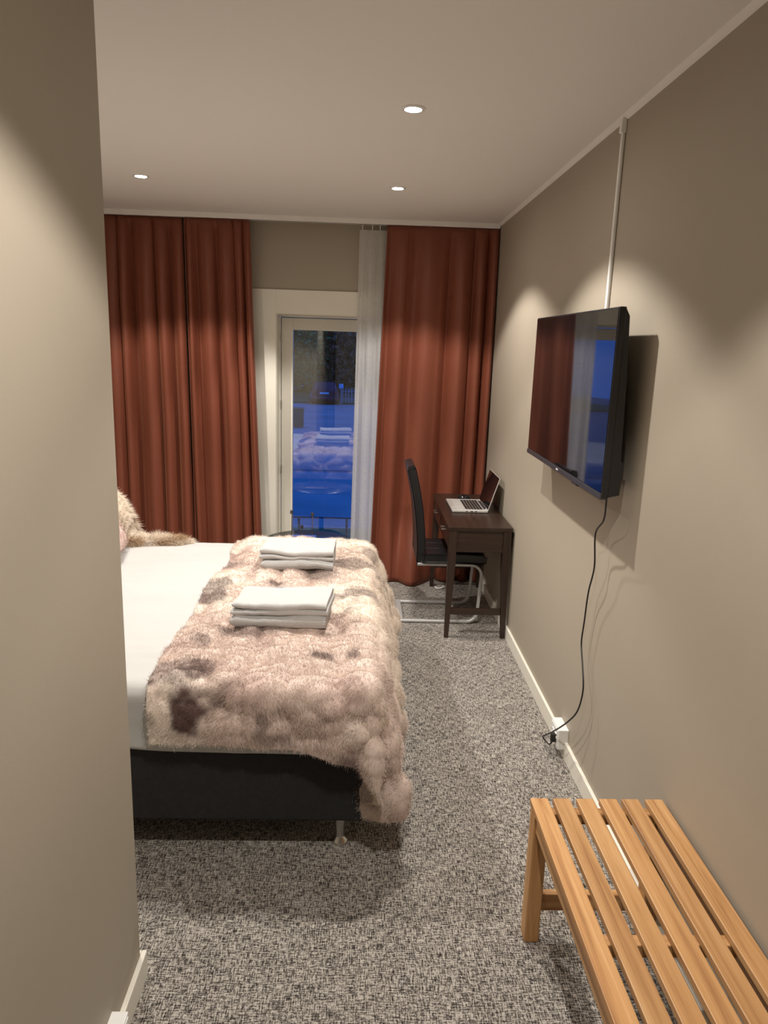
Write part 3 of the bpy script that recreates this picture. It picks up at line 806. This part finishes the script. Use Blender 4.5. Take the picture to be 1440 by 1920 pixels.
obj('hinge_bar', tube('hinge_bar', [(.112, -.12, .016), (.112, .12, .016)], .006, 8), M['bar_plastic'], lap)
# mouse
prof = np.linspace(0, 1, 20)
U, V = np.meshgrid(np.linspace(0, 2 * PI, 36, endpoint=False), np.linspace(0, PI / 2, 14), indexing='ij')
P = np.stack([.052 * np.cos(U) * np.cos(V) ** .8, .032 * np.sin(U) * np.cos(V) ** .8, .040 * np.sin(V)], -1)
ms = thing('computer_mouse', 'glossy black computer mouse behind the laptop', 'mouse', (.760, 5.165, KZ))
mb = obj('shell', grid_mesh('shell', P, True), M['screen'], ms)
obj('scroll_wheel', boxmesh('scroll_wheel', -.034, -.018, -.004, .004, .026, .036, bev=.002), M['bar_plastic'], ms)

# ================================================================== CHAIR
CY0, CY1 = 4.590, 4.990
ch = thing('cantilever_chair', 'black leatherette cantilever chair with silver tube frame at the desk', 'chair', (.55, (CY0 + CY1) / 2, 0))
co = Vector(ch.location)
def prof_solid(name, cl, th, y0, y1, bev=.012):
    """padded slab following the centre line cl [(x, z)] with thickness th, from y0 to y1"""
    c = catmull([(x, 0, z) for x, z in cl], 6); ny = 14; rows = []
    n = len(c); L, R = [], []
    for i, p in enumerate(c):
        t = (c[min(i + 1, n - 1)] - c[max(i - 1, 0)]).normalized(); nm = Vector((t.z, 0, -t.x))
        tt = th * (.55 if i in (0, n - 1) else (.85 if i in (1, n - 2) else 1))
        L.append(p + nm * tt / 2); R.append(p - nm * tt / 2)
    loop = L + R[::-1]
    bm = bmesh.new(); rings = []
    cen = sum(loop, Vector()) / len(loop)
    for k in range(ny + 1):
        f = k / ny; y = y0 + (y1 - y0) * f
        rings.append([bm.verts.new((q.x - co.x, y - co.y, q.z)) for q in loop])
    m = len(loop)
    for A, B in zip(rings, rings[1:]):
        for k in range(m): bm.faces.new((A[k], A[(k + 1) % m], B[(k + 1) % m], B[k]))
    for rg in (rings[0], rings[-1]):
        for k in range(n - 1): bm.faces.new((rg[k], rg[k + 1], rg[m - 2 - k], rg[m - 1 - k]))
    ed = [e for e in bm.edges if abs(e.verts[0].co.y - e.verts[1].co.y) < 1e-6 and len(e.link_faces) == 2 and abs(e.link_faces[0].normal.dot(e.link_faces[1].normal)) < .5]
    bm.normal_update()
    ed = [e for e in bm.edges if len(e.link_faces) == 2 and e.calc_face_angle(0) > 1.2 and (abs(e.verts[0].co.y + co.y - y0) < 1e-5 or abs(e.verts[0].co.y + co.y - y1) < 1e-5) and abs(e.verts[0].co.y - e.verts[1].co.y) < 1e-6]
    bmesh.ops.bevel(bm, geom=ed, offset=bev, segments=3, profile=.5, affect='EDGES')
    return finish(bm, name)
obj('backrest', prof_solid('backrest', [(.412, .405), (.415, .50), (.408, .62), (.392, .76), (.368, .89), (.342, 1.00), (.332, 1.035)], .055, CY0 + .005, CY1 - .005), M['leather'], ch)
st = obj('seat', prof_solid('seat', [(.425, .447), (.50, .449), (.60, .450), (.70, .449), (.79, .446), (.835, .442)], .062, CY0, CY1), M['leather'], ch)
for sx_ in (.555, .563, .69):
    obj('seam', tube('seam', [(sx_ - co.x, CY0 + .01 - co.y, .482), (sx_ - co.x, CY1 - .01 - co.y, .482)], .0016, 6), M['black_plastic'], st)
for sy_ in ((CY0 + .13, CY1 - .13)):
    obj('seam', tube('seam', [(.44 - co.x, sy_ - co.y, .4805), (.79 - co.x, sy_ - co.y, .4795)], .0016, 6), M['black_plastic'], st)
def arc(cx, cz, r, a0, a1, n=8): return [(cx + r * math.cos(math.radians(a0 + (a1 - a0) * i / n)), cz + r * math.sin(math.radians(a0 + (a1 - a0) * i / n))) for i in range(n + 1)]
path = [(.395, .405), (.60, .405)] + arc(.745, .330, .075, 90, -2) + arc(.735, .085, .072, 0, -90) + [(.55, .013), (.285, .013)]
for yy in (CY0 + .015, CY1 - .015):
    obj('side_frame', tube('side_frame', [(x - co.x, yy - co.y, z) for x, z in path], 0, rect=(.030, .018)), M['grey_metal'], ch)
obj('floor_bar', boxmesh('floor_bar', .283 - co.x, .318 - co.x, CY0 + .002 - co.y, CY1 - .002 - co.y, .003, .023, bev=.003), M['grey_metal'], ch)
obj('seat_bar', boxmesh('seat_bar', .50 - co.x, .53 - co.x, CY0 + .02 - co.y, CY1 - .02 - co.y, .398, .412, bev=.002), M['grey_metal'], ch)

# ================================================================== ROUND TABLE + CANDLE HOLDER
rt_ = thing('round_table', 'glossy black round side table between the bed and the door', 'table', (-.345, 4.90, 0))
obj('table_top', lathe('table_top', [(0, .440), (.292, .440), (.298, .444), (.300, .452), (.298, .460), (.292, .464), (0, .464)], 72), M['table_black'], rt_)
obj('pedestal', lathe('pedestal', [(0, .01), (.028, .01), (.024, .03), (.022, .42), (.05, .440), (0, .440)], 28), M['table_black'], rt_)
obj('foot', lathe('foot', [(0, 0), (.18, 0), (.18, .008), (.03, .022), (0, .022)], 48), M['table_black'], rt_)
chd = thing('candle_holder', 'slim metal candle holder with three stems on the round table', 'candle holder', (-.385, 4.99, .464))
obj('holder_base', boxmesh('holder_base', -.10, .10, -.03, .03, 0, .008, bev=.002), M['steel'], chd)
for dx, tz in ((-.070, .165), (0, .062), (.072, .152)):
    obj('stem', tube('stem', [(dx, 0, .005), (dx, 0, tz)], .0028, 8), M['steel'], chd)
    cp = obj('cup', boxmesh('cup', dx - .010, dx + .010, -.010, .010, tz, tz + .024, bev=.002), M['bar_plastic'], chd)
    obj('cup_liner', boxmesh('cup_liner', dx - .005, dx + .005, -.0105, .0105, tz + .004, tz + .020), M['steel'], cp)

# ================================================================== BENCH
bench = thing('slatted_bench', 'honey coloured wooden slatted bench along the right wall', 'bench', (.749, 1.455, 0))
so = Vector(bench.location); NY0, NY1, NZ = .93, 1.982, .460
slx = [(.545, .599), (.614, .667), (.686, .738), (.756, .811), (.825, .878), (.898, .952)]
for x0, x1 in slx:
    obj('slat', boxmesh('slat', -(x1 - x0) / 2, (x1 - x0) / 2, NY0 - so.y, NY1 - so.y, NZ - .020, NZ, bev=.0025), M['pineY'], bench, ((x0 + x1) / 2 - so.x, 0, 0))
def np_(name, a, mat, bev=.003):
    cx, cy = (a[0] + a[1]) / 2, (a[2] + a[3]) / 2
    return obj(name, boxmesh(name, a[0] - cx, a[1] - cx, a[2] - cy, a[3] - cy, a[4], a[5], bev=bev), mat, bench, (cx - so.x, cy - so.y, 0))
for yc in (1.947, 1.455, .965):
    np_('cross_rail', (.560, .940, yc - .017, yc + .017, NZ - .055, NZ - .020), M['pineX'])
for yc in (1.945, .967):
    for xa in (.546, .906):
        np_('leg', (xa, xa + .045, yc - .028, yc + .028, 0, NZ - .020 if xa < 0 else NZ - .0205), M['pineZ'], .004)
    np_('lower_rail', (.591, .906, yc - .013, yc + .013, .102, .160), M['pineX'])
for xa in (.552, .916):
    np_('long_rail', (xa, xa + .022, .99, 1.92, NZ - .075, NZ - .0205), M['pineY'])

# ================================================================== OUTSIDE
def gz(y): return -.90 - .0317 * (y - 8)
M['asphalt'] = simple('grey_asphalt', (0.30, 0.30, 0.31), 0.85, var=.18, vscale=.8)
M['grass'] = simple('dull_lawn', (0.10, 0.16, 0.06), 0.95, var=.4, vscale=3)
M['leaf_dark'] = simple('dark_leaf', (0.13, 0.30, 0.08), 0.8, var=.5, vscale=2)
M['leaf_red'] = simple('russet_leaf', (0.45, 0.16, 0.07), 0.8, var=.5, vscale=2)
M['bark'] = simple('bark', (0.06, 0.05, 0.04), 0.9)
M['car_red'] = simple('red_car_paint', (0.26, 0.02, 0.02), 0.25, coat=.7)
M['car_glass'] = simple('car_glass', (0.02, 0.025, 0.03), 0.06)
M['tail'] = simple('tail_light_red', (0.5, 0.02, 0.02), 0.3)
M['plate'] = simple('pale_plate', (0.85, 0.85, 0.85), 0.5)
M['rubber'] = simple('tyre', (0.01, 0.01, 0.01), 0.8)
M['fence'] = simple('grey_picket', (0.32, 0.32, 0.34), 0.8)
M['sign'] = simple('blue_sign', (0.35, 0.65, 0.85), 0.5)
M['bin'] = simple('green_bin', (0.03, 0.07, 0.05), 0.6)
def groundpatch(name, x0, x1, y0, y1, dz, mat, label):
    bm = bmesh.new(); n = 12
    vs = [[bm.verts.new((x, y0 + (y1 - y0) * k / n, gz(y0 + (y1 - y0) * k / n) + dz - d)) for k in range(n + 1)] for x, d in ((x0, 0), (x1, 0))]
    for k in range(n): bm.faces.new((vs[0][k], vs[1][k], vs[1][k + 1], vs[0][k + 1]))
    r = bmesh.ops.extrude_face_region(bm, geom=list(bm.faces))
    for g in r['geom']:
        if isinstance(g, bmesh.types.BMVert): g.co.z -= .05
    o = obj(name, finish(bm, name, False), mat); tag(o, label, kind='structure'); return o
groundpatch('street_ground', -25, 25, 6.05, 90, 0, M['asphalt'], 'blue lit asphalt outside the glazed door')
groundpatch('lawn', -8, 6, 6.6, 10.8, .06, M['grass'], 'dim lawn strip close outside the glazed door')
groundpatch('verge', -18, 14, 50.5, 76, .12, M['grass'], 'dark grass verge beyond the parked car')
groundpatch('kerb_strip', -10, 8, 17.35, 17.45, .05, M['fence'], 'low kerb line across the asphalt')
# low railing
rl = thing('low_railing', 'low dark metal railing just outside the glazed door', 'railing', (-.4, 8.0, gz(8) + .06))
obj('top_bar', boxmesh('top_bar', -1.6, 1.6, -.008, .008, .725, .740), M['bar_plastic'], rl)
for px_ in (-1.5, -.25, .28, 1.5):
    obj('post', boxmesh('post', px_ - .012, px_ + .012, -.012, .012, 0, .725), M['bar_plastic'], rl)
# car
car = thing('parked_car', 'red estate car parked rear towards the glazed door', 'car', (-2.38, 49.0, gz(49)))
def loft(name, secs, mat, parent):
    bm = bmesh.new(); rings = [[bm.verts.new(p) for p in s] for s in secs]; m = len(rings[0])
    for A, B in zip(rings, rings[1:]):
        for k in range(m): bm.faces.new((A[k], A[(k + 1) % m], B[(k + 1) % m], B[k]))
    bm.faces.new(rings[0]); bm.faces.new(rings[-1])
    return obj(name, finish(bm, name), mat, parent)
def sec(y, w0, w1, z0, z1, ch=.12):
    return [(-w0, y, z0 + ch), (-w0 + ch, y, z0), (w0 - ch, y, z0), (w0, y, z0 + ch), (w1, y, z1 - ch), (w1 - ch, y, z1), (-w1 + ch, y, z1), (-w1, y, z1 - ch)]
loft('body', [sec(0, .84, .80, .32, .92), sec(.12, .93, .88, .24, .98), sec(1.5, .95, .90, .22, .98), sec(3.2, .95, .88, .22, .94), sec(4.2, .90, .80, .25, .84), sec(4.45, .78, .70, .35, .70)], M['car_red'], car)
cabin = loft('cabin', [sec(.10, .86, .80, .90, 1.0, .04), sec(.42, .86, .66, .92, 1.46, .06), sec(2.0, .88, .68, .92, 1.52, .06), sec(3.3, .84, .76, .88, .98, .04)], M['car_red'], car)
me = bpy.data.meshes.new('rear_window'); me.from_pydata([(-.66, .115, 1.0), (.66, .115, 1.0), (.56, .385, 1.40), (-.56, .385, 1.40), (-.66, .135, 1.0), (.66, .135, 1.0), (.56, .405, 1.40), (-.56, .405, 1.40)], [], [(0, 1, 2, 3), (4, 7, 6, 5), (0, 4, 5, 1), (1, 5, 6, 2), (2, 6, 7, 3), (3, 7, 4, 0)])
obj('rear_window', me, M['car_glass'], cabin)
for s in (-1, 1):
    obj('tail_light', boxmesh('tail_light', min(s * .66, s * .86), max(s * .66, s * .86), -.015, .08, .72, .92, bev=.02), M['tail'], car)
    for yy in (.75, 3.5):
        o = obj('wheel', lathe('wheel', [(0, -.1), (.24, -.1), (.31, -.08), (.31, .08), (.24, .1), (0, .1)], 24), M['rubber'], car); o.rotation_euler = (0, PI / 2, 0); o.location = (s * .84, yy, .31)
obj('number_plate', boxmesh('number_plate', -.30, .30, -.02, .01, .70, .82), M['plate'], car)
obj('bumper', boxmesh('bumper', -.88, .88, -.06, .12, .34, .52, bev=.04), M['car_red'], car)
# fence
fn = thing('picket_fence', 'grey picket fence to the right of the parked car', 'fence', (1.0, 50.2, gz(50.2) + .1))
pk = boxmesh('picket', -.045, .045, -.012, .012, 0, 1.0)
for k in range(26):
    obj('picket', pk, M['fence'], fn, (-2.2 + k * .20, 0, 0))
for zz in (.25, .75):
    obj('fence_rail', boxmesh('fence_rail', -2.3, 3.0, .012, .04, zz, zz + .07), M['fence'], fn)
# sign
sg = thing('street_sign', 'small square blue sign on a post by the fence', 'sign', (-1.24, 47.5, gz(47.5)))
obj('sign_post', tube('sign_post', [(0, 0, 0), (0, 0, 1.2)], .03, 8), M['fence'], sg)
obj('sign_panel', boxmesh('sign_panel', -.14, .14, -.05, -.03, 1.15, 1.43, bev=.01), M['sign'], sg)
# bin
bn = thing('wheelie_bin', 'dark green bin at the left edge of the door glass', 'bin', (-2.52, 30, gz(30)))
obj('bin_body', boxmesh('bin_body', -.24, .24, -.25, .25, .05, .72, bev=.03), M['bin'], bn)
obj('bin_lid', boxmesh('bin_lid', -.27, .27, -.28, .28, .72, .80, bev=.03), M['bin'], bn)
# trees
def tree(x, y, r, zc, mat, label, seed, nleaf=6500):
    rs = np.random.RandomState(seed); g0 = gz(y)
    t = thing('tree', label, 'tree', (x, y, g0), 'trees across the street')
    obj('trunk', lathe('trunk', [(0, 0), (.28, 0), (.2, 1.2), (.14, zc - g0), (0, zc - g0 + .5)], 10), M['bark'], t)
    nc = 34; cl = rs.normal(0, 1, (nc, 3)); cl /= np.linalg.norm(cl, axis=1, keepdims=True); cl *= (rs.rand(nc, 1) ** .4) * np.array([r, r * .7, r * 1.15])
    k = rs.randint(0, nc, nleaf); c = cl[k] + rs.normal(0, r * .22, (nleaf, 3)); c[:, 2] += zc - g0
    c = c[c[:, 2] > .15]; n = len(c)
    e1 = rs.normal(0, 1, (n, 3)); e1 /= np.linalg.norm(e1, axis=1, keepdims=True); e2 = np.cross(e1, rs.normal(0, 1, (n, 3))); e2 /= np.linalg.norm(e2, axis=1, keepdims=True)
    s = (.13 + .12 * rs.rand(n, 1))
    V = np.stack([c - e1 * s, c + e2 * s * .55, c + e1 * s, c - e2 * s * .55], 1).reshape(-1, 3)
    me = bpy.data.meshes.new('foliage'); me.from_pydata(V.tolist(), [], np.arange(4 * n).reshape(-1, 4).tolist()); me.update()
    o = obj('foliage', me, mat, t); o['kind'] = 'stuff'
tree(-6.0, 57.5, 2.8, 2.3, M['leaf_dark'], 'dense dark green tree left of the parked car', 1, 9000)
tree(-3.0, 60.5, 2.6, 2.6, M['leaf_dark'], 'dark green tree straight behind the parked car', 2, 9000)
tree(-.2, 58, 2.4, 2.0, M['leaf_red'], 'russet leaved tree right of the parked car', 3, 9000)
tree(3.6, 61, 3.0, 2.4, M['leaf_dark'], 'dark tree behind the picket fence, farthest right', 4, 8000)
tree(-10.2, 61, 3.4, 2.4, M['leaf_dark'], 'dark tree farthest left across the street', 6, 8000)
# hedge behind
rs = np.random.RandomState(12); n = 16000
c = np.stack([rs.uniform(-16, 12, n), 68 + rs.normal(0, .5, n), gz(68) + 5.2 * rs.rand(n)], 1)
e1 = rs.normal(0, 1, (n, 3)); e1 /= np.linalg.norm(e1, axis=1, keepdims=True); e2 = np.cross(e1, rs.normal(0, 1, (n, 3))); e2 /= np.linalg.norm(e2, axis=1, keepdims=True); s = .25
V = np.stack([c - e1 * s, c + e2 * s * .6, c + e1 * s, c - e2 * s * .6], 1).reshape(-1, 3)
me = bpy.data.meshes.new('hedge'); me.from_pydata(V.tolist(), [], np.arange(4 * n).reshape(-1, 4).tolist()); me.update()
hd = obj('hedge', me, M['leaf_dark']); tag(hd, 'tall dark hedge closing the view across the street', 'hedge', kind='stuff')
